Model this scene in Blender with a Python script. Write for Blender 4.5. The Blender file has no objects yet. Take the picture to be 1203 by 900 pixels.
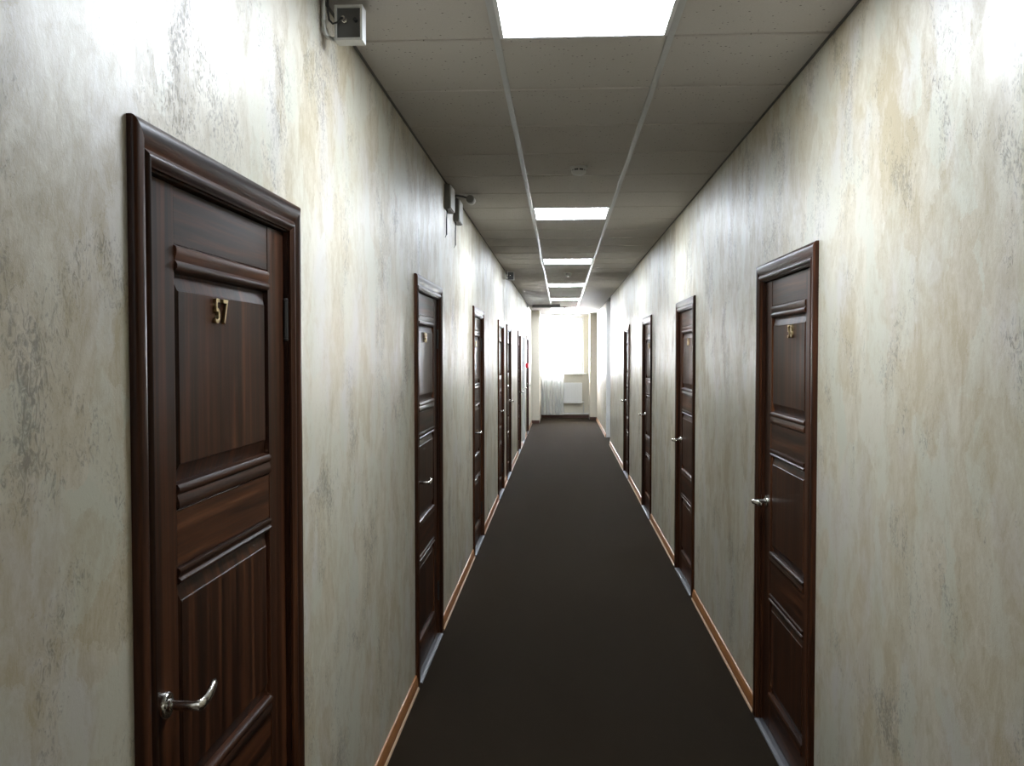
import bpy, bmesh, math, random
from mathutils import Vector, Matrix
random.seed(7)
scene = bpy.context.scene
COL = scene.collection

# ------------------------------------------------------------------ camera
F_PX, YAW, PITCH, ROLL = 1060.6, 0.0546, 0.0311, -0.0005
EYE = 1.704
cy, sy, cp, sp, cr, sr = math.cos(YAW), math.sin(YAW), math.cos(PITCH), math.sin(PITCH), math.cos(ROLL), math.sin(ROLL)
fwd = Vector((-sy, cy, 0)); right = Vector((cy, sy, 0)); up = Vector((0, 0, 1))
f2 = fwd * cp - up * sp; u2 = up * cp + fwd * sp
r3 = right * cr + u2 * sr; u3 = u2 * cr - right * sr
cam_data = bpy.data.cameras.new('camera'); cam = bpy.data.objects.new('camera', cam_data); COL.objects.link(cam)
M = Matrix((r3, u3, -f2)).transposed().to_4x4(); M.translation = Vector((0, 0, EYE)); cam.matrix_world = M
cam_data.sensor_fit = 'HORIZONTAL'; cam_data.sensor_width = 36; cam_data.lens = F_PX / 1203 * 36
cam_data.clip_start = 0.02; cam_data.clip_end = 200
scene.camera = cam

# ------------------------------------------------------------------ sky, exposure
SKY = 95.0          # overcast daylight outside the far window
PANEL = 45.0        # luminance of the LED ceiling panels
w = bpy.data.worlds.new('sky'); scene.world = w; w.use_nodes = True
bg = w.node_tree.nodes['Background']; bg.inputs[0].default_value = (0.93, 0.97, 1.0, 1); bg.inputs[1].default_value = SKY
vs = scene.view_settings
vs.view_transform = 'Standard'; vs.look = 'None'; vs.gamma = 1.0; vs.use_curve_mapping = False; vs.exposure = 0.25

# ------------------------------------------------------------------ dimensions
XL, XR = -0.741, 0.927
HC = 2.803
YB, YE = -6.0, 24.5
GA = -0.2254        # left ceiling runner
GY = 3.174          # a cross joint of the ceiling grid
DW, DH = 0.985, 2.116   # door casing outer size
LEFT_DOORS = [1.513, 4.524, 7.515, 10.50, 12.145, 15.30, 17.08, 19.17]
RIGHT_DOORS = [3.322, 6.309, 9.310, 12.335]

# ------------------------------------------------------------------ material helpers
class NT:
    def __init__(s, name):
        s.m = bpy.data.materials.new(name); s.m.use_nodes = True
        s.t = s.m.node_tree; s.t.nodes.clear()
        s.out = s.t.nodes.new('ShaderNodeOutputMaterial')
    def n(s, typ, **kw):
        nd = s.t.nodes.new('ShaderNode' + typ)
        for k, v in kw.items():
            if k.startswith('i_'):
                nd.inputs[k[2:].replace('_', ' ')].default_value = v
            else: setattr(nd, k, v)
        return nd
    def l(s, a, b): s.t.links.new(a, b)
    def math(s, op, a, b=None, clamp=False):
        nd = s.n('Math', operation=op); nd.use_clamp = clamp
        for i, v in enumerate((a, b)):
            if v is None: continue
            if isinstance(v, (int, float)): nd.inputs[i].default_value = v
            else: s.l(v, nd.inputs[i])
        return nd.outputs[0]
    def ramp(s, fac, stops, interp='LINEAR'):
        nd = s.n('ValToRGB'); s.l(fac, nd.inputs[0]); e = nd.color_ramp; e.interpolation = interp
        while len(e.elements) < len(stops): e.elements.new(0.5)
        for el, (p, c) in zip(e.elements, stops):
            el.position = p; el.color = (c, c, c, 1) if isinstance(c, (int, float)) else (*c, 1)
        return nd.outputs[0]
    def mix(s, fac, a, b, blend='MIX'):
        nd = s.n('Mix', data_type='RGBA', blend_type=blend)
        for v, i in ((fac, 0), (a, 6), (b, 7)):
            if isinstance(v, (int, float)): nd.inputs[i].default_value = v
            elif isinstance(v, tuple): nd.inputs[i].default_value = (*v, 1)
            else: s.l(v, nd.inputs[i])
        return nd.outputs[2]
    def coords(s, scale, kind='Object', offset=None):
        tc = s.n('TexCoord'); mp = s.n('Mapping'); mp.inputs['Scale'].default_value = scale
        s.l(tc.outputs[kind], mp.inputs['Vector'])
        if offset: s.l(offset, mp.inputs['Location'])
        return mp.outputs[0]
    def bsdf(s, **kw):
        b = s.n('BsdfPrincipled')
        for k, v in kw.items():
            i = b.inputs[k.replace('_', ' ')]
            if isinstance(v, tuple): i.default_value = (*v, 1)
            elif isinstance(v, (int, float)): i.default_value = v
            else: s.l(v, i)
        s.l(b.outputs[0], s.out.inputs[0]); return b
    def bump(s, h, strength, dist, bs):
        b = s.n('Bump'); b.inputs['Strength'].default_value = strength; b.inputs['Distance'].default_value = dist
        s.l(h, b.inputs['Height']); s.l(b.outputs[0], bs.inputs['Normal'])

def noise(t, vec, scale=1, detail=4, rough=0.55, dist=0):
    nd = t.n('TexNoise'); t.l(vec, nd.inputs['Vector'])
    nd.inputs['Scale'].default_value = scale; nd.inputs['Detail'].default_value = detail
    nd.inputs['Roughness'].default_value = rough; nd.inputs['Distortion'].default_value = dist
    return nd.outputs['Fac']

def simple(name, color, rough=0.5, metal=0.0, var=0.06, scale=30, bump=0.0):
    t = NT(name); v = t.coords((1, 1, 1)); f = noise(t, v, scale, 3)
    c = t.mix(f, tuple(x * (1 - var) for x in color), tuple(min(1, x * (1 + var)) for x in color))
    b = t.bsdf(Base_Color=c, Roughness=rough, Metallic=metal)
    if bump: t.bump(f, bump, 0.002, b)
    return t.m

def plaster_mat():
    # pearlescent trowelled plaster: overlapping brushed patches, silver flakes on a warm grey base
    t = NT('pearl_plaster')
    v = t.coords((1, 1, 1))
    wob = t.n('TexNoise'); t.l(v, wob.inputs['Vector']); wob.inputs['Scale'].default_value = 8; wob.inputs['Detail'].default_value = 7; wob.inputs['Roughness'].default_value = 0.72
    add = t.n('VectorMath', operation='MULTIPLY_ADD'); t.l(wob.outputs['Color'], add.inputs[0])
    add.inputs[1].default_value = (0, 0.15, 0.20); t.l(v, add.inputs[2])
    def patches(sy, sz, off):
        mp = t.n('Mapping'); mp.inputs['Scale'].default_value = (0.01, sy, sz); mp.inputs['Location'].default_value = off
        t.l(add.outputs[0], mp.inputs['Vector'])
        vo = t.n('TexVoronoi', feature='F1'); t.l(mp.outputs[0], vo.inputs['Vector']); vo.inputs['Scale'].default_value = 1
        sep = t.n('SeparateColor'); t.l(vo.outputs['Color'], sep.inputs[0]); return sep.outputs[0]
    p1 = patches(5.0, 3.0, (0, 0, 0)); p2 = patches(10.0, 4.6, (0, 3.3, 1.7))
    st = noise(t, t.coords((1, 8.5, 4.6)), 1, 7, 0.64, 0.9)
    big = noise(t, t.coords((1, 1.3, 1.1)), 1, 3, 0.5)
    gr = noise(t, t.coords((1, 1, 1)), 110, 4, 0.75)
    brush = noise(t, t.coords((1, 62, 40)), 1, 5, 0.65, 2.0)
    clump = noise(t, t.coords((1, 3.4, 2.4)), 1, 4, 0.62, 0.4)
    a = t.math('ADD', t.math('MULTIPLY', p1, 0.15), t.math('MULTIPLY', p2, 0.15))
    a = t.math('ADD', a, t.math('MULTIPLY', st, 0.70))
    a = t.math('ADD', a, t.math('MULTIPLY', noise(t, t.coords((1, 27, 15)), 1, 5, 0.68, 1.4), 0.42))
    a = t.math('ADD', a, t.math('MULTIPLY', big, 0.24))
    a = t.math('ADD', a, t.math('MULTIPLY', gr, 0.16))          # centred near 0.85
    sil = t.ramp(a, [(0.72, 0.0), (1.03, 1.0)])
    base = t.mix(big, (0.425, 0.350, 0.222), (0.405, 0.352, 0.235))
    silver = t.mix(p2, (0.595, 0.540, 0.430), (0.530, 0.515, 0.410))
    silver = t.mix(t.ramp(noise(t, t.coords((1, 4.5, 2.2)), 1, 3), [(0.5, 0.0), (0.66, 0.7)]), silver, (0.56, 0.52, 0.485))
    col = t.mix(sil, base, silver)
    fl = t.math('ADD', t.math('MULTIPLY', brush, 0.5), t.math('MULTIPLY', clump, 0.6))
    fleck = t.ramp(fl, [(0.605, 0.0), (0.70, 1.0)])
    col = t.mix(t.math('MULTIPLY', fleck, 0.6), col, (0.13, 0.12, 0.11))
    rg = t.math('ADD', 0.42, t.math('MULTIPLY', st, 0.16))
    mt = t.math('MULTIPLY', sil, 0.22)
    b = t.bsdf(Base_Color=col, Roughness=rg, Metallic=mt)
    b.inputs['Coat IOR'].default_value = 1.74; b.inputs['Coat Roughness'].default_value = 0.46
    t.l(t.math('SUBTRACT', t.math('ADD', 0.26, t.math('MULTIPLY', sil, 0.48)), t.math('MULTIPLY', fleck, 0.6), clamp=True), b.inputs['Coat Weight'])
    h = t.math('ADD', t.math('MULTIPLY', p1, 0.10), t.math('ADD', t.math('MULTIPLY', st, 0.5), t.math('ADD', t.math('MULTIPLY', brush, 0.35), t.math('MULTIPLY', gr, 0.25))))
    t.bump(h, 0.30, 0.004, b); t.l(b.inputs['Normal'].links[0].from_socket, b.inputs['Coat Normal'])
    return t.m

def wood_mat(name, vertical):
    t = NT(name)
    oi = t.n('ObjectInfo'); cmb = t.n('CombineXYZ')
    for i in range(3): t.l(t.math('MULTIPLY', oi.outputs['Random'], 31.0 + 7 * i), cmb.inputs[i])
    sc = (9, 26, 0.8) if vertical else (9, 1.1, 30)
    v = t.coords(sc, offset=cmb.outputs[0])
    f = noise(t, v, 1, 5, 0.6, 0.35)
    v2 = t.coords((60, 170, 3.5) if vertical else (60, 4, 190), offset=cmb.outputs[0])
    g = noise(t, v2, 1, 3, 0.6)
    mixf = t.math('ADD', t.math('MULTIPLY', f, 0.8), t.math('MULTIPLY', g, 0.2))
    c = t.ramp(mixf, [(0.34, (0.006, 0.0026, 0.0014)), (0.48, (0.026, 0.0090, 0.0038)), (0.58, (0.060, 0.0205, 0.0082)), (0.68, (0.112, 0.042, 0.017))])
    b = t.bsdf(Base_Color=c, Roughness=t.math('ADD', 0.31, t.math('MULTIPLY', g, 0.10)))
    b.inputs['Specular IOR Level'].default_value = 0.15
    return t.m

def carpet_mat():
    t = NT('carpet')
    v = t.coords((1, 1, 1)); f = noise(t, v, 260, 3, 0.7); g = noise(t, t.coords((160, 420, 1)), 1, 3, 0.7); h = noise(t, v, 1.2, 3)
    m = t.math('ADD', t.math('MULTIPLY', f, 0.5), t.math('MULTIPLY', g, 0.5))
    c = t.ramp(m, [(0.34, (0.0032, 0.0024, 0.0014)), (0.5, (0.0110, 0.0078, 0.0046)), (0.68, (0.033, 0.0220, 0.0125))])
    c = t.mix(t.math('MULTIPLY', h, 0.35), c, (0.012, 0.008, 0.005))
    b = t.bsdf(Base_Color=c, Roughness=0.92)
    b.inputs['Specular IOR Level'].default_value = 0.022; b.inputs['Specular Tint'].default_value = (1, 0.88, 0.74, 1)
    b.inputs['Sheen Weight'].default_value = 0.13; b.inputs['Sheen Roughness'].default_value = 0.3; b.inputs['Sheen Tint'].default_value = (1, 0.82, 0.64, 1)
    t.bump(m, 0.8, 0.004, b)
    return t.m

def tile_mat():
    t = NT('ceiling_tile')
    v = t.coords((1, 1, 1)); oi = t.n('ObjectInfo')
    hole = t.n('TexVoronoi'); mp = t.coords((60, 60, 1)); t.l(mp, hole.inputs['Vector']); hole.inputs['Scale'].default_value = 1
    sep = t.n('SeparateColor'); t.l(hole.outputs['Color'], sep.inputs[0])
    rad = t.math('MULTIPLY', t.math('POWER', sep.outputs[0], 3.0), 0.26)
    d = t.math('LESS_THAN', hole.outputs['Distance'], rad)
    f = noise(t, v, 140, 3, 0.7)
    c = t.mix(f, (0.46, 0.435, 0.415), (0.58, 0.55, 0.525))
    c = t.mix(t.math('MULTIPLY', oi.outputs['Random'], 0.22), c, (0.50, 0.475, 0.43))
    c = t.mix(t.math('MULTIPLY', d, 0.8), c, (0.14, 0.13, 0.12))
    b = t.bsdf(Base_Color=c, Roughness=0.82)
    b.inputs['Specular IOR Level'].default_value = 0.3
    t.bump(f, 0.25, 0.002, b)
    return t.m

def emit(name, color, s):
    t = NT(name); e = t.n('Emission'); e.inputs[0].default_value = (*color, 1); e.inputs[1].default_value = s
    t.l(e.outputs[0], t.out.inputs[0]); return t.m

def glass_mat():
    t = NT('window_glass'); tr = t.n('BsdfTransparent'); gl = t.n('BsdfGlossy'); gl.inputs['Roughness'].default_value = 0.02
    fr = t.n('Fresnel'); fr.inputs[0].default_value = 1.45; mx = t.n('MixShader')
    t.l(t.math('MULTIPLY', fr.outputs[0], 0.8), mx.inputs[0]); t.l(tr.outputs[0], mx.inputs[1]); t.l(gl.outputs[0], mx.inputs[2]); t.l(mx.outputs[0], t.out.inputs[0])
    return t.m

def tulle_mat():
    t = NT('tulle'); tr = t.n('BsdfTransparent'); tl = t.n('BsdfTranslucent'); df = t.n('BsdfDiffuse')
    tl.inputs[0].default_value = (0.92, 0.93, 0.94, 1); df.inputs[0].default_value = (0.9, 0.91, 0.92, 1)
    wv = noise(t, t.coords((900, 900, 900)), 1, 1)
    m1 = t.n('MixShader'); m1.inputs[0].default_value = 0.5; t.l(tl.outputs[0], m1.inputs[1]); t.l(df.outputs[0], m1.inputs[2])
    m2 = t.n('MixShader'); t.l(t.math('ADD', 0.84, t.math('MULTIPLY', wv, 0.14)), m2.inputs[0]); t.l(tr.outputs[0], m2.inputs[1]); t.l(m1.outputs[0], m2.inputs[2])
    t.l(m2.outputs[0], t.out.inputs[0]); return t.m

MT = dict(
    plaster=plaster_mat(), wv=wood_mat('walnut_vertical_grain', True), wh=wood_mat('walnut_horizontal_grain', False),
    carpet=carpet_mat(), tile=tile_mat(), panel=emit('led_diffuser', (0.83, 0.905, 1.0), PANEL), glass=glass_mat(), tulle=tulle_mat(),
    nickel=simple('satin_nickel', (0.66, 0.64, 0.60), 0.2, 1.0), brass=simple('brass', (0.72, 0.56, 0.30), 0.28, 1.0),
    alu=simple('threshold_aluminium', (0.075, 0.075, 0.08), 0.45, 0.3), hinge=simple('dark_hinge_steel', (0.05, 0.047, 0.045), 0.35, 0.6),
    tee=simple('ceiling_grid_steel', (0.52, 0.53, 0.54), 0.33, 0.25), slab=simple('plenum_dark', (0.05, 0.048, 0.045), 0.9),
    frame=simple('panel_frame_white', (0.75, 0.76, 0.77), 0.4), base=simple('baseboard_cherry', (0.33, 0.135, 0.042), 0.42, 0, 0.25, 12),
    lip=simple('baseboard_lip_tan', (0.46, 0.30, 0.18), 0.4), paint=simple('cream_paint', (0.72, 0.68, 0.58), 0.6),
    white=simple('white_paint', (0.80, 0.79, 0.76), 0.45), pvc=simple('white_pvc', (0.85, 0.85, 0.85), 0.3),
    grey=simple('grey_plastic', (0.22, 0.22, 0.21), 0.45), lgrey=simple('light_grey_plastic', (0.62, 0.62, 0.60), 0.4),
    dgrey=simple('dark_grey_plastic', (0.10, 0.10, 0.10), 0.5), black=simple('black_rubber', (0.02, 0.02, 0.02), 0.5),
    red=simple('red_plastic', (0.62, 0.02, 0.04), 0.4), steel=simple('pipe_steel', (0.5, 0.5, 0.5), 0.35, 0.8),
    brown=simple('dark_brown_skirting', (0.10, 0.045, 0.03), 0.5), bar=simple('grey_fixture', (0.22, 0.215, 0.21), 0.5),
    lens=simple('lens_glass', (0.01, 0.01, 0.012), 0.08),
)

# ------------------------------------------------------------------ geometry helpers
def mesh_of(bm, name, mat, smooth=False):
    bmesh.ops.recalc_face_normals(bm, faces=bm.faces[:])
    me = bpy.data.meshes.new(name); bm.to_mesh(me); bm.free()
    if mat: me.materials.append(MT[mat])
    if smooth:
        me.polygons.foreach_set('use_smooth', [True] * len(me.polygons))
        try: me.set_sharp_from_angle(angle=math.radians(38))
        except Exception: pass
    return me
def link(name, me, parent=None):
    o = bpy.data.objects.new(name, me); COL.objects.link(o)
    if parent: o.parent = parent
    return o
def obj(name, bm, mat, parent=None, smooth=False): return link(name, mesh_of(bm, name, mat, smooth), parent)
def tag(o, label=None, cat=None, group=None, kind=None):
    for k, v in (('label', label), ('category', cat), ('group', group), ('kind', kind)):
        if v: o[k] = v
    return o
def empty(name, loc, rz=0):
    o = bpy.data.objects.new(name, None); COL.objects.link(o); o.location = loc; o.rotation_euler = (0, 0, rz); o.empty_display_size = 0.1
    return o
def box(bm, x0, x1, y0, y1, z0, z1, bev=0):
    vs_ = [bm.verts.new((x, y, z)) for x in (x0, x1) for y in (y0, y1) for z in (z0, z1)]
    fs = [bm.faces.new([vs_[i] for i in f]) for f in ((0, 1, 3, 2), (4, 6, 7, 5), (0, 4, 5, 1), (2, 3, 7, 6), (0, 2, 6, 4), (1, 5, 7, 3))]
    if bev:
        es = list({e for f in fs for e in f.edges}); bmesh.ops.bevel(bm, geom=es, offset=bev, segments=2, affect='EDGES', profile=0.6)
    return bm
def B(*a, **k): return box(bmesh.new(), *a, **k)
def tube(bm, pts, rad, n=10, flat=1.0, flat_axis=None):
    pts = [Vector(p) for p in pts]; rad = rad if isinstance(rad, (list, tuple)) else [rad] * len(pts); rings = []
    ref = None
    for i, p in enumerate(pts):
        d = (pts[min(i + 1, len(pts) - 1)] - pts[max(i - 1, 0)]).normalized()
        a = Vector((0, 0, 1)) if flat_axis is None else Vector(flat_axis)
        if abs(d.dot(a)) > 0.95: a = Vector((1, 0, 0)) if ref is None else ref
        e1 = (a - d * a.dot(d)).normalized(); e2 = d.cross(e1); ref = e1
        rings.append([bm.verts.new(p + (e1 * math.cos(2 * math.pi * k / n) + e2 * flat * math.sin(2 * math.pi * k / n)) * rad[i]) for k in range(n)])
    for a, b in zip(rings, rings[1:]):
        for k in range(n): bm.faces.new((a[k], a[(k + 1) % n], b[(k + 1) % n], b[k]))
    bm.faces.new(rings[0]); bm.faces.new(rings[-1][::-1]); return bm
def lathe(bm, prof, axis='Z', n=20, at=(0, 0, 0)):
    at = Vector(at); rings = []
    for r, h in prof:
        ring = []
        for k in range(n):
            c, s = r * math.cos(2 * math.pi * k / n), r * math.sin(2 * math.pi * k / n)
            ring.append(bm.verts.new(at + (Vector((c, s, h)) if axis == 'Z' else Vector((h, c, s)) if axis == 'X' else Vector((c, h, s)))))
        rings.append(ring)
    for a, b in zip(rings, rings[1:]):
        for k in range(n): bm.faces.new((a[k], a[(k + 1) % n], b[(k + 1) % n], b[k]))
    bm.faces.new(rings[0]); bm.faces.new(rings[-1][::-1]); return bm
def extrude_y(bm, prof, y0, y1):          # closed profile of (x, z) run along y
    a = [bm.verts.new((x, y0, z)) for x, z in prof]; b = [bm.verts.new((x, y1, z)) for x, z in prof]
    n = len(prof)
    for i in range(n): bm.faces.new((a[i], a[(i + 1) % n], b[(i + 1) % n], b[i]))
    bm.faces.new(a); bm.faces.new(b[::-1]); return bm

# ------------------------------------------------------------------ the setting
fl = tag(obj('floor', B(-1.3, 1.3, YB - .2, YE + .3, -.1, 0), 'carpet'), 'dark brown needle-felt carpet running the length of the corridor', 'floor', kind='structure')

NICHE = (17.18, 18.72)      # open side passage in the right wall
def side_wall(name, xface, xout, doors, gap=None):
    bm = bmesh.new(); x0, x1 = sorted((xface, xout)); y = YB
    for d in sorted(doors):
        box(bm, x0, x1, y, d + 0.055, 0, HC + .05); box(bm, x0, x1, d + 0.055, d + DW - 0.055, DH - 0.055, HC + .05); y = d + DW - 0.055
    if gap: box(bm, x0, x1, y, gap[0], 0, HC + .05); y = gap[1]
    box(bm, x0, x1, y, YE, 0, HC + .05)
    bmesh.ops.remove_doubles(bm, verts=bm.verts[:], dist=1e-5)
    # drop the hidden faces shared by neighbouring boxes
    seen = {}
    for f in bm.faces[:]:
        k = tuple(sorted(v.index for v in f.verts)) if False else frozenset(f.verts)
        seen.setdefault(k, []).append(f)
    bmesh.ops.delete(bm, geom=[f for l in seen.values() if len(l) > 1 for f in l], context='FACES_ONLY')
    return obj(name, bm, 'plaster')
tag(side_wall('wall_left', XL, XL - .14, LEFT_DOORS), 'pearly trowelled plaster wall with door number 57 in it, left side', 'wall', kind='structure')
tag(side_wall('wall_right', XR, XR + .14, RIGHT_DOORS, NICHE), 'pearly trowelled plaster wall on the right with four dark doors', 'wall', kind='structure')
tag(obj('wall_back', B(XL - .14, XR + .14, YB - .12, YB, 0, HC + .05), 'plaster'), 'plain plaster wall closing the corridor behind the viewer', 'wall', kind='structure')

# end wall with its window opening, piers
WX0, WX1, WZ0, WZ1 = -0.66, 0.60, 1.21, 2.74
bm = bmesh.new()
box(bm, XL - .14, WX0, YE, YE + .3, 0, HC + .05); box(bm, WX1, XR + .14, YE, YE + .3, 0, HC + .05)
box(bm, WX0, WX1, YE, YE + .3, 0, WZ0); box(bm, WX0, WX1, YE, YE + .3, WZ1, HC + .05)
tag(obj('wall_end', bm, 'paint'), 'cream painted end wall around the bright window', 'wall', kind='structure')
tag(obj('wall_pier_left', B(XL, -0.545, 22.45, YE, 0, HC, bev=.004), 'paint'), 'cream square pier at the left of the far window', 'wall', kind='structure')
tag(obj('wall_pier_right', B(0.742, XR, 23.7, YE, 0, HC, bev=.004), 'paint'), 'cream square pier at the right of the far window', 'wall', kind='structure')
NX = XR + .14; N0, N1 = NICHE
tag(obj('wall_passage_near', B(NX, 2.6, N0 - .12, N0, 0, HC + .05), 'white'), 'near wall of the side passage opening off the right wall', 'wall', kind='structure')
tag(obj('wall_passage_far', B(NX, 2.6, N1, N1 + .12, 0, HC + .05), 'white'), 'far white wall of the side passage opening off the right wall', 'wall', kind='structure')
tag(obj('wall_passage_end', B(2.6, 2.72, N0 - .12, N1 + .12, 0, HC + .05), 'white'), 'end wall of the side passage opening off the right wall', 'wall', kind='structure')
tag(obj('ceiling_passage', B(NX, 2.6, N0, N1, HC, HC + .15), 'white'), 'plain white ceiling of the side passage on the right', 'ceiling', kind='structure')
tag(obj('floor_passage', B(1.3, 2.72, N0 - .12, N1 + .12, -.1, 0), 'carpet'), 'dark carpet floor of the side passage on the right', 'floor', kind='structure')
tag(obj('trim_3', B(XR, NX, N1 - .012, N1, 0, HC), 'white'), 'white lining on the far edge of the side passage opening', 'trim', kind='structure')

# window: frame, mullion, panes, sill
wn = empty('window_1', (0, YE + .14, WZ0)); tag(wn, 'overexposed white-framed window at the far end of the corridor', 'window', kind='structure')
h = WZ1 - WZ0
def wpart(name, x0, x1, z0, z1, d=.03, mat='pvc', bev=.004): return obj(name, B(x0, x1, -d, d, z0, z1, bev=bev), mat, wn)
wpart('frame_side', WX0, WX0 + .06, 0, h); wpart('frame_side', WX1 - .06, WX1, 0, h)
wpart('frame_head', WX0 + .06, WX1 - .06, h - .06, h); wpart('frame_bottom', WX0 + .06, WX1 - .06, 0, .06)
obj('pane', B(WX0 + .06, WX1 - .06, -.006, .006, .06, h - .06), 'glass', wn)
sl = obj('window_sill', B(WX0 + .02, WX1 + .07, -.27, -.03, -.035, -.001, bev=.005), 'pvc', wn)

# skirting at the far end
def skirt(name, a, mat, label): return tag(obj(name, B(*a), mat), label, 'baseboard', kind='structure')
skirt('baseboard_end', (-.545, .742, YE - .02, YE, 0, .075), 'brown', 'dark brown baseboard under the far window')
skirt('baseboard_pier_left', (XL, -.545, 22.43, 22.45, 0, .075), 'brown', 'brown baseboard on the pier left of the far window')
skirt('baseboard_pier_right', (.742, XR, 23.68, 23.7, 0, .075), 'brown', 'brown baseboard on the pier right of the far window')

# ceiling: dark plenum slab, runners, cross tees, mineral tiles
ce = tag(obj('ceiling', B(XL - .14, XR + .14, YB - .12, YE + .3, HC + .05, HC + .15), 'slab'), 'suspended ceiling of speckled grey mineral tiles with LED panels', 'ceiling', kind='structure')
K0, K1 = -15, 36
LIGHT_ROWS = [-15, -9, -1, 6, 12, 18, 24, 30]
cols = [(XL, GA), (GA, GA + .6), (GA + .6, XR)]
def tile_mesh(wx, wy):
    bm = bmesh.new(); c = .004
    lo = [bm.verts.new((x, y, 0)) for x, y in ((-wx / 2 + c, -wy / 2 + c), (wx / 2 - c, -wy / 2 + c), (wx / 2 - c, wy / 2 - c), (-wx / 2 + c, wy / 2 - c))]
    mi = [bm.verts.new((x, y, c)) for x, y in ((-wx / 2, -wy / 2), (wx / 2, -wy / 2), (wx / 2, wy / 2), (-wx / 2, wy / 2))]
    hi = [bm.verts.new((v.co.x, v.co.y, .018)) for v in mi]
    bm.faces.new(lo[::-1]); bm.faces.new(hi)
    for a, b in ((lo, mi), (mi, hi)):
        for k in range(4): bm.faces.new((a[k], a[(k + 1) % 4], b[(k + 1) % 4], b[k]))
    return mesh_of(bm, 'tile', 'tile')
TM = [tile_mesh(b - a - .012, .585) for a, b in cols]
for k in range(K0, K1):
    yc = GY + .6 * k + .3
    if yc - .3 < YB - .01 or yc + .3 > YE + .35: continue
    for i, (a, b) in enumerate(cols):
        if i == 1 and k in LIGHT_ROWS: continue
        o = link('tile', TM[i], ce); o.location = ((a + b) / 2, yc, HC)
tee = mesh_of(B(-.5, .5, -.0095, .0095, 0, .02), 'cross_tee', 'bar')
for k in range(K0, K1 + 1):
    y = GY + .6 * k
    if YB < y < YE: o = link('cross_tee', tee, ce); o.scale = (XR - XL - .02, 1, 1); o.location = ((XL + XR) / 2, y, HC + .009)
for x in (GA, GA + .6):
    obj('main_runner', B(x - .012, x + .012, YB, YE, HC - .003, HC + .003, bev=.001), 'tee', ce)
for nm, x0, x1, lab in (('trim_1', XL, XL + .010, 'left'), ('trim_2', XR - .010, XR, 'right')):
    tag(obj(nm, B(x0, x1, YB, YE, HC - .003, HC + .001), 'dgrey'), 'thin dark grey edge angle where the ceiling meets the %s wall' % lab, 'trim', kind='structure')

# ------------------------------------------------------------------ LED panels
fr_bm = bmesh.new(); s = .288
for a in ((-s, s, -s, -s + .014), (-s, s, s - .014, s), (-s, -s + .014, -s + .014, s - .014), (s - .014, s, -s + .014, s - .014)):
    box(fr_bm, *a, -.004, .012)
FRM = mesh_of(fr_bm, 'frame', 'frame')
DIF = mesh_of(B(-s + .014, s - .014, -s + .014, s - .014, -.001, .010, bev=.002), 'diffuser', 'panel')
LL = {-15: 'square LED ceiling panel far behind the viewer', -9: 'square LED ceiling panel just behind the viewer',
      -1: 'largest square LED ceiling panel, cut by the top of the picture', 6: 'second square LED ceiling panel from the viewer, past the smoke detector',
      12: 'third square LED ceiling panel from the viewer', 18: 'fourth square LED ceiling panel from the viewer, beyond a smoke detector', 24: 'fifth square LED ceiling panel from the viewer', 30: 'farthest square LED ceiling panel, right before the window'}
for k in LIGHT_ROWS:
    t = empty('ceiling_light', (GA + .3, GY + .6 * k + .3, HC)); tag(t, LL[k], 'ceiling light', 'LED panels along the ceiling')
    link('frame', FRM, t); link('diffuser', DIF, t)

# ------------------------------------------------------------------ doors
LEAF0, LEAF1, LTOP = 0.082, DW - 0.082, 2.034
LX = -0.012                     # leaf face behind the wall face
ST = 0.131
CAS = [(0, 0), (0, .009), (.0015, .0125), (.006, .0155), (.014, .0175), (.024, .0175), (.034, .0155), (.042, .0115), (.046, .0085), (.048, .0085),
       (.0515, .0115), (.056, .0145), (.061, .0148), (.066, .0125), (.070, .0085), (.075, .0065), (.075, 0)]
def casing(which):
    bm = bmesh.new(); rows = []
    for u, d in CAS:
        if which == 'near': p = [(d, u, 0), (d, u, DH - u)]
        elif which == 'far': p = [(d, DW - u, 0), (d, DW - u, DH - u)]
        else: p = [(d, u, DH - u), (d, DW - u, DH - u)]
        rows.append([bm.verts.new(q) for q in p])
    for a, b in zip(rows, rows[1:]): bm.faces.new((a[0], b[0], b[1], a[1]))
    bm.faces.new([r[0] for r in rows]); bm.faces.new([r[1] for r in rows][::-1]); bm.faces.new((rows[0][0], rows[0][1], rows[-1][1], rows[-1][0]))
    return bm
MP = [(0, -.012), (.06, .0015), (.16, .0055), (.28, .0062), (.38, .0035), (.43, .0005), (.50, .0015), (.66, .0045), (.82, .0052), (.93, .0035), (1.0, -.003)]
def moulding(z_panel, z_rail):
    prof = [(LX + d, z_panel + s * (z_rail - z_panel)) for s, d in MP] + [(LX - .02, z_rail), (LX - .02, z_panel)]
    return extrude_y(bmesh.new(), prof, LEAF0 + ST, LEAF1 - ST)
def panel(z0, z1):
    bm = bmesh.new(); y0, y1 = LEAF0 + ST, LEAF1 - ST
    def ring(iy, iz, x): return [bm.verts.new((x, y, z)) for y, z in ((y0 + iy, z0 + iz), (y1 - iy, z0 + iz), (y1 - iy, z1 - iz), (y0 + iy, z1 - iz))]
    rs = [ring(0, 0, LX - .013), ring(.006, .004, LX - .0125), ring(.020, .034, LX - .004), ring(.022, .036, LX - .002)]
    for a, b in zip(rs, rs[1:]):
        for k in range(4): bm.faces.new((a[k], a[(k + 1) % 4], b[(k + 1) % 4], b[k]))
    bm.faces.new(rs[-1]); bk = ring(0, 0, LX - .03)
    for k in range(4): bm.faces.new((bk[k], bk[(k + 1) % 4], rs[0][(k + 1) % 4], rs[0][k]))
    bm.faces.new(bk[::-1]); return bm
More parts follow.
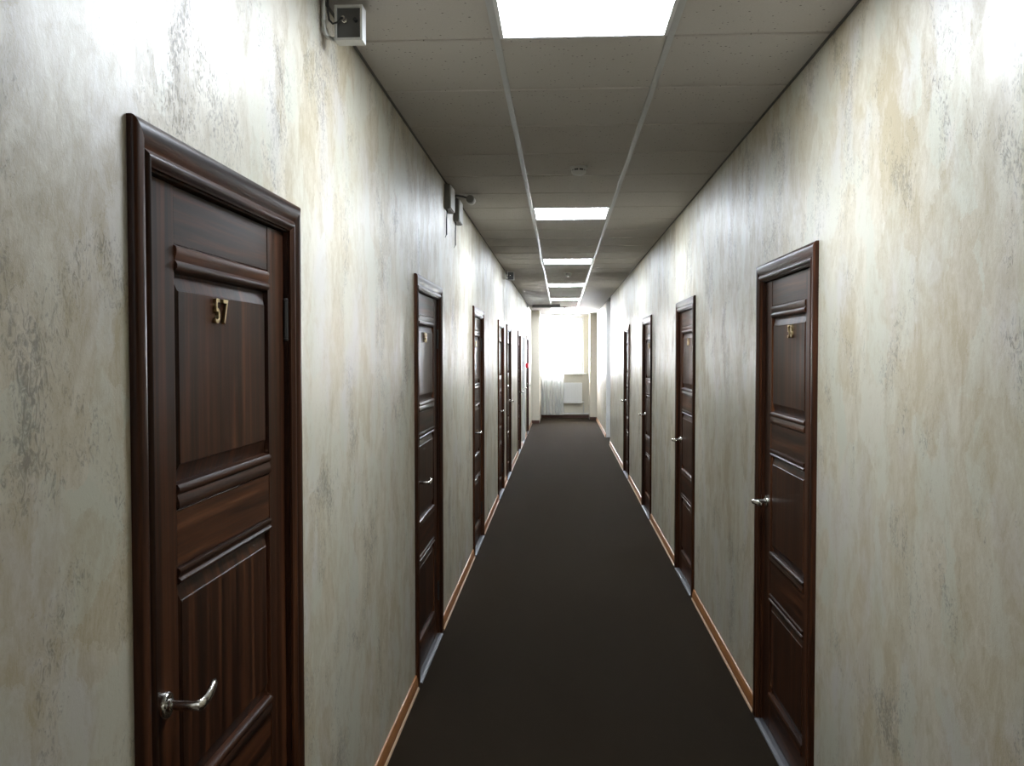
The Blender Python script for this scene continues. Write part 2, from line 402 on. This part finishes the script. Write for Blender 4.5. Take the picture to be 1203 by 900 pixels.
RAILS = [(1.92, LTOP), (1.285, 1.398), (.63, .775), (.009, .132)]
PANELS = [(1.452, 1.866), (.822, 1.250), (.182, .594)]
MOULDS = [(1.866, 1.92), (1.452, 1.398), (1.250, 1.285), (.822, .775), (.594, .63), (.182, .132)]

def flip(me):       # mirrored copy in y about the door's middle
    m = me.copy(); 
    for v in m.vertices: v.co.y = DW - v.co.y
    m.flip_normals(); return m
def door_meshes():
    out = []
    out.append(('casing_side', mesh_of(casing('near'), 'casing_side', 'wv', True), None))
    out.append(('casing_side', mesh_of(casing('far'), 'casing_side', 'wv', True), None))
    out.append(('casing_head', mesh_of(casing('head'), 'casing_head', 'wh', True), None))
    bm = bmesh.new(); j = .079; o_ = .056
    box(bm, -.13, -.001, o_, j, 0, DH - j); box(bm, -.13, -.001, DW - j, DW - o_, 0, DH - j); box(bm, -.13, -.001, o_, DW - o_, DH - j, DH - o_)
    box(bm, -.13, -.057, j, j + .016, 0, DH - j); box(bm, -.13, -.057, DW - j - .016, DW - j, 0, DH - j); box(bm, -.13, -.057, j + .016, DW - j - .016, DH - j - .016, DH - j)
    out.append(('jamb', mesh_of(bm, 'jamb', 'wv'), None))
    for y0, y1 in ((LEAF0, LEAF0 + ST - .0015), (LEAF1 - ST + .0015, LEAF1)):
        out.append(('stile', mesh_of(B(-.052, LX, y0, y1, .009, LTOP, bev=.0015), 'stile', 'wv'), None))
    for z0, z1 in RAILS:
        out.append(('rail', mesh_of(B(-.052, LX - .001, LEAF0 + ST, LEAF1 - ST, z0 + .0008, z1 - .0008, bev=.0012), 'rail', 'wh'), None))
    for z0, z1 in PANELS:
        out.append(('panel', mesh_of(panel(z0, z1), 'panel', 'wv'), None))
    for zp, zr in MOULDS:
        out.append(('moulding', mesh_of(moulding(zp, zr), 'moulding', 'wh', True), None))
    for zc in (1.80, .27):       # hinges on the far edge
        bm = bmesh.new(); tube(bm, [(LX + .006, LEAF1 + .0015, zc - .05), (LX + .006, LEAF1 + .0015, zc + .05)], .0065, 10)
        lathe(bm, [(.004, -.058), (.007, -.055), (.007, -.051), (.004, -.05)], at=(LX + .006, LEAF1 + .0015, zc)); lathe(bm, [(.004, .05), (.007, .051), (.007, .055), (.004, .058)], at=(LX + .006, LEAF1 + .0015, zc))
        out.append(('hinge', mesh_of(bm, 'hinge', 'hinge', True), None))
    out.append(('threshold', mesh_of(extrude_y(bmesh.new(), [(-.09, 0), (-.09, .004), (-.075, .0075), (.006, .0075), (.022, .004), (.024, 0)], .076, DW - .076), 'threshold', 'alu'), None))
    # lever handle on the near stile
    hy, hz = LEAF0 + .066, 1.037
    bm = bmesh.new()
    pts = [(LX + .004, hy, hz), (LX + .030, hy, hz), (LX + .056, hy, hz), (LX + .064, hy + .002, hz), (LX + .067, hy + .009, hz), (LX + .068, hy + .030, hz + .001), (LX + .064, hy + .060, hz + .003), (LX + .057, hy + .090, hz + .004), (LX + .052, hy + .112, hz + .002), (LX + .050, hy + .121, hz + .001)]
    tube(bm, pts, [.009, .009, .0095, .0105, .011, .011, .0115, .012, .0105, .005], 14, 0.62)
    out.append(('handle', mesh_of(bm, 'handle', 'nickel', True), 'H'))
    out.append(('rosette', mesh_of(lathe(bmesh.new(), [(.026, 0), (.026, .004), (.0235, .008), (.018, .0095), (.013, .0095), (.0125, .014), (.0095, .015)], 'X', 24, (LX, hy, hz)), 'rosette', 'nickel', True), 'h'))
    return out
NEAR = door_meshes()
FAR = [(n, flip(m), k) for n, m, k in NEAR]
def repaint(parts):
    res = []
    for n, m, k in parts:
        m2 = m.copy()
        if n not in ('handle', 'rosette', 'keyhole', 'hinge', 'threshold'): m2.materials.clear(); m2.materials.append(MT['white'])
        res.append((n, m2, k))
    return res
WHITE = repaint(FAR)

def digit_mesh(ch):
    cu = bpy.data.curves.new('digit', 'FONT'); cu.body = ch; cu.size = 1; cu.extrude = 0.045; cu.bevel_depth = 0.006; cu.resolution_u = 4; cu.align_x = 'CENTER'
    o = bpy.data.objects.new('digit_tmp', cu); COL.objects.link(o)
    dg = bpy.context.evaluated_depsgraph_get(); me = bpy.data.meshes.new_from_object(o.evaluated_get(dg))
    bpy.data.objects.remove(o); bpy.data.curves.remove(cu)
    zs = [v.co.y for v in me.vertices]; xs = [v.co.x for v in me.vertices]
    h_ = max(zs) - min(zs); xm = (max(xs) + min(xs)) / 2
    for v in me.vertices:      # x -> along the door (reader's right), y -> up, z -> out of the leaf
        x, y, z = v.co; v.co = Vector((z * .072 + .0032, (x - xm) * .062, (y - min(zs)) / h_ * .054))
    me.materials.clear(); me.materials.append(MT['brass']); me.name = 'digit'; return me
DIG = {c: digit_mesh(c) for c in '0123456789'}

def make_door(n, side, y0, parts, number, label):
    if side == 'L': root = empty('door_%d' % n, (XL, y0, 0))
    else: root = empty('door_%d' % n, (XR, y0 + DW, 0), math.pi)
    tag(root, label, 'door', kind='structure')
    hnd = None
    for nm, me, k in parts:
        if k == 'h': link(nm, me, hnd); continue
        o = link(nm, me, root)
        if k == 'H': hnd = o
    if number:
        yc = DW / 2 + (-.045 if side == 'L' else .05); z = 1.773
        for i, ch in enumerate(number):
            d = link('digit', DIG[ch], root); d.location = (LX - .002, yc + (i - .5) * .047, z)
    return root
LAB_L = ['dark walnut panelled door with brass number 57, nearest on the left wall',
         'dark walnut panelled door on the left wall, next after number 57',
         'dark walnut panelled door on the left wall, third counted from the viewer',
         'dark walnut door on the left wall, nearer of the close-set pair',
         'dark walnut door on the left wall, farther of the close-set pair',
         'dark walnut door on the left wall just before the white door',
         'white painted door near the far end of the left wall',
         'last dark door on the left wall, past the red call point']
NUM_L = ['57', '59', '61', None, None, None, None, None]
for i, y in enumerate(LEFT_DOORS):
    make_door(i + 1, 'L', y, WHITE if i == 6 else (NEAR if i < 4 else FAR), NUM_L[i], LAB_L[i])
LAB_R = ['largest dark walnut door on the right wall, nearest the viewer', 'reddish brown walnut door on the right wall, second from the viewer',
         'dark walnut door on the right wall, third from the viewer', 'farthest dark walnut door on the right wall']
for i, y in enumerate(RIGHT_DOORS):
    make_door(i + 9, 'R', y, NEAR, ['58', '60', '62', None][i], LAB_R[i])

# ------------------------------------------------------------------ baseboards between the doors
def baseboard(name, x, sgn, y0, y1, label):
    e = empty(name, (x, y0, 0)); tag(e, label, 'baseboard', kind='structure'); L = y1 - y0
    p = [(0, .006), (.0135, .006), (.0145, .012), (.0135, .030), (.0115, .045), (.0105, .056), (.0085, .060), (.0075, .067), (.003, .0705), (0, .0705)]
    obj('board', extrude_y(bmesh.new(), [(sgn * a, b) for a, b in p], 0, L), 'base', e, True)
    q = [(0, 0), (.021, 0), (.0205, .004), (.017, .009), (.0135, .0115), (0, .0115)]
    obj('lip', extrude_y(bmesh.new(), [(sgn * a, b) for a, b in q], 0, L), 'lip', e, True)
ORD = ['first', 'second', 'third', 'fourth', 'fifth', 'sixth', 'seventh', 'eighth']
for nm, x, sg, ds, yend, sd in (('baseboard_left', XL, 1, LEFT_DOORS, 22.43, 'left'), ('baseboard_right', XR, -1, RIGHT_DOORS, NICHE[0], 'right')):
    y = YB
    for i, d in enumerate(ds):
        lab = 'cherry brown baseboard on the %s wall before the first door' % sd if i == 0 else 'cherry brown baseboard on the %s wall between the %s and %s doors' % (sd, ORD[i - 1], ORD[i])
        baseboard(nm, x, sg, y, d, lab); y = d + DW
    baseboard(nm, x, sg, y, yend, 'cherry brown baseboard on the %s wall beyond the last dark door' % sd)
baseboard('baseboard_right', XR, -1, NICHE[1], 23.68, 'cherry brown baseboard on the right wall beyond the side passage')

# ------------------------------------------------------------------ smoke detectors
for (x, y), lab in zip(((.100, 5.33), (.088, 12.15), (.07, 20.6)), ('nearest round smoke detector on the ceiling, before the second light panel', 'round smoke detector on the ceiling between third and fourth light panels', 'farthest smoke detector on the ceiling, by the window')):
    t = empty('smoke_detector', (x, y, HC)); tag(t, lab, 'smoke detector', 'smoke detectors on the ceiling')
    obj('base', lathe(bmesh.new(), [(.052, 0), (.052, -.010), (.046, -.014)], n=24), 'lgrey', t, True)
    obj('vent_ring', lathe(bmesh.new(), [(.037, -.012), (.037, -.028)], n=24), 'dgrey', t, True)
    for k in range(8):
        a = k * math.pi / 4; c, s_ = math.cos(a), math.sin(a); bm = B(-.003, .003, -.003, .003, -.030, -.010)
        bmesh.ops.translate(bm, verts=bm.verts[:], vec=(c * .041, s_ * .041, 0)); obj('rib', bm, 'lgrey', t)
    obj('cap', lathe(bmesh.new(), [(.044, -.026), (.043, -.034), (.034, -.044), (.018, -.048), (.004, -.048)], n=24), 'lgrey', t, True)

# ------------------------------------------------------------------ box cameras on bent brackets (left wall, under the ceiling)
def box_camera(y, label):
    t = empty('surveillance_camera', (XL, y, 2.69)); tag(t, label, 'camera', 'box cameras under the ceiling')
    obj('bracket', tube(bmesh.new(), [(.010, -.02, .11), (.010, -.02, .04), (.010, -.018, .02), (.012, -.008, .006), (.018, .008, 0), (.03, .03, .0), (.06, .05, .02)], .0065, 10), 'lgrey', t, True)
    hs = obj('housing', B(.040, .124, .004, .05, -.012, .092, bev=.004), 'dgrey', t)
    bm = bmesh.new()
    for a in ((.120, .127, -.014, .094), (.040, .047, -.014, .094), (.047, .120, -.014, -.006), (.047, .120, .086, .094)): box(bm, a[0], a[1], -.004, .05, a[2], a[3], .001)
    obj('rim', bm, 'lgrey', hs)
    obj('connector', lathe(bmesh.new(), [(.008, .004), (.008, -.006), (.0055, -.007), (.0055, -.020), (.007, -.021), (.007, -.028)], 'Y', 14, (.072, 0, .045)), 'nickel', hs, True)
    obj('power_jack', lathe(bmesh.new(), [(.006, .004), (.006, -.010), (.003, -.011)], 'Y', 12, (.105, 0, .047)), 'black', hs, True)
    obj('lens', lathe(bmesh.new(), [(.018, .05), (.018, .085), (.015, .087)], 'Y', 20, (.082, 0, .04)), 'lens', hs, True)
    obj('cable', tube(bmesh.new(), [(.022, -.012, .115), (.022, -.012, .07), (.026, -.012, .045), (.038, -.016, .032), (.055, -.022, .034), (.066, -.030, .043), (.072, -.028, .045)], .0032, 8), 'black', t, True)
box_camera(2.79, 'grey box camera on a bent bracket at the top edge, above door 57')
box_camera(11.75, 'tiny box camera under the ceiling on the left wall, beyond the third door')

# junction boxes and bullet camera
def junction_box(y, z0, lab):
    t = empty('junction_box', (XL, y, z0)); tag(t, lab, 'electrical box', 'junction boxes under the ceiling')
    obj('body', B(0, .034, 0, .22, 0, .155, bev=.003), 'grey', t)
    obj('lid', B(.034, .042, .004, .216, .004, .151, bev=.003), 'lgrey', t)
    obj('cable', tube(bmesh.new(), [(.012, .03, .01), (.012, .03, -.02), (.010, .032, -.06), (.010, .03, -.16), (-.006, .03, -.19)], .004, 8), 'black', t, True)
junction_box(5.72, 2.632, 'larger-looking grey junction box under the ceiling, left wall after door 57')
junction_box(6.20, 2.622, 'grey junction box next to the bullet camera on the left wall')
t = empty('bullet_camera', (XL, 6.12, 2.775)); tag(t, 'small bullet camera on an arm beside the grey junction boxes', 'camera')
obj('arm', tube(bmesh.new(), [(0, 0, .005), (.03, 0, .008), (.07, .01, .003), (.105, .03, -.004)], .007, 10), 'dgrey', t, True)
obj('base', lathe(bmesh.new(), [(.022, 0), (.022, .006), (.012, .01)], 'X', 16, (0, 0, .003)), 'grey', t, True)
bd = obj('body', lathe(bmesh.new(), [(.022, -.03), (.027, -.026), (.027, .05), (.024, .055)], 'Y', 20, (.122, .03, -.014)), 'grey', t, True)
obj('hood', lathe(bmesh.new(), [(.029, .02), (.0295, .065), (.026, .065)], 'Y', 20, (.122, .03, -.014)), 'lgrey', bd, True)

# grey bar fixture reaching from the left wall, far end
t = empty('bar_fixture', (XL, 19.55, 2.77)); tag(t, 'slim dark grey bar fixture under the ceiling near the far window', 'fixture')
obj('bar', B(.115, .715, -.03, .03, -.045, .022, bev=.004), 'bar', t); obj('bracket', B(0, .115, -.008, .008, -.008, .010), 'pvc', t); obj('wall_plate', B(0, .03, -.03, .03, -.04, .03, bev=.003), 'lgrey', t)

# red call point
t = empty('fire_call_point', (XL, 18.72, 1.435)); tag(t, 'small red fire alarm call point on the far left wall', 'fire alarm')
obj('body', B(0, .058, 0, .095, 0, .095, bev=.006), 'red', t); obj('glass', B(.058, .061, .022, .073, .02, .07, bev=.001), 'white', t)

# ------------------------------------------------------------------ radiator, pipes and curtain at the window
t = empty('radiator', (.06, YE - .14, .40)); tag(t, 'white panel radiator on the wall below the far window', 'radiator')
obj('body', B(0, .50, 0, .09, 0, .55, bev=.008), 'pvc', t)
for k in range(12): obj('rib', B(.02 + k * .039, .038 + k * .039, -.006, .0, .03, .52, bev=.002), 'pvc', t)
obj('top_grille', B(.004, .496, .01, .085, .55, .558), 'lgrey', t)
obj('valve', lathe(bmesh.new(), [(.014, 0), (.018, .01), (.018, .05), (.012, .055)], 'X', 14, (.50, .045, .03)), 'lgrey', t, True)
t = empty('heating_pipe', (0, YE - .06, 0)); tag(t, 'white heating pipe running low along the wall below the radiator', 'pipe')
obj('pipe_run', tube(bmesh.new(), [(-.54, 0, .115), (.735, 0, .115)], .016, 12), 'pvc', t, True)
obj('riser', tube(bmesh.new(), [(.60, 0, .12), (.60, -.01, .18), (.60, -.03, .24), (.60, -.03, .36)], .011, 10), 'lgrey', t, True)
bm = bmesh.new(); nx, nz = 120, 14; g = []
for i in range(nx + 1):
    u = i / nx; row = []
    for k in range(nz + 1):
        z = .10 + 2.66 * k / nz; fl_ = 1 - .35 * k / nz
        row.append(bm.verts.new((-.53 + .60 * u + .006 * math.sin(9 * z + 20 * u), YE - .33 + fl_ * (.035 * math.sin(u * 40 + .6 * math.sin(2 * z)) + .010 * math.sin(u * 93)), z)))
    g.append(row)
for i in range(nx):
    for k in range(nz): bm.faces.new((g[i][k], g[i + 1][k], g[i + 1][k + 1], g[i][k + 1]))
t = empty('curtain', (0, 0, 0)); tag(t, 'sheer white tulle curtain hanging over the left of the far window', 'curtain')
obj('tulle', bm, 'tulle', t, True)
obj('curtain_rail', B(-.54, .735, YE - .37, YE - .31, 2.762, HC - .005), 'pvc', t)
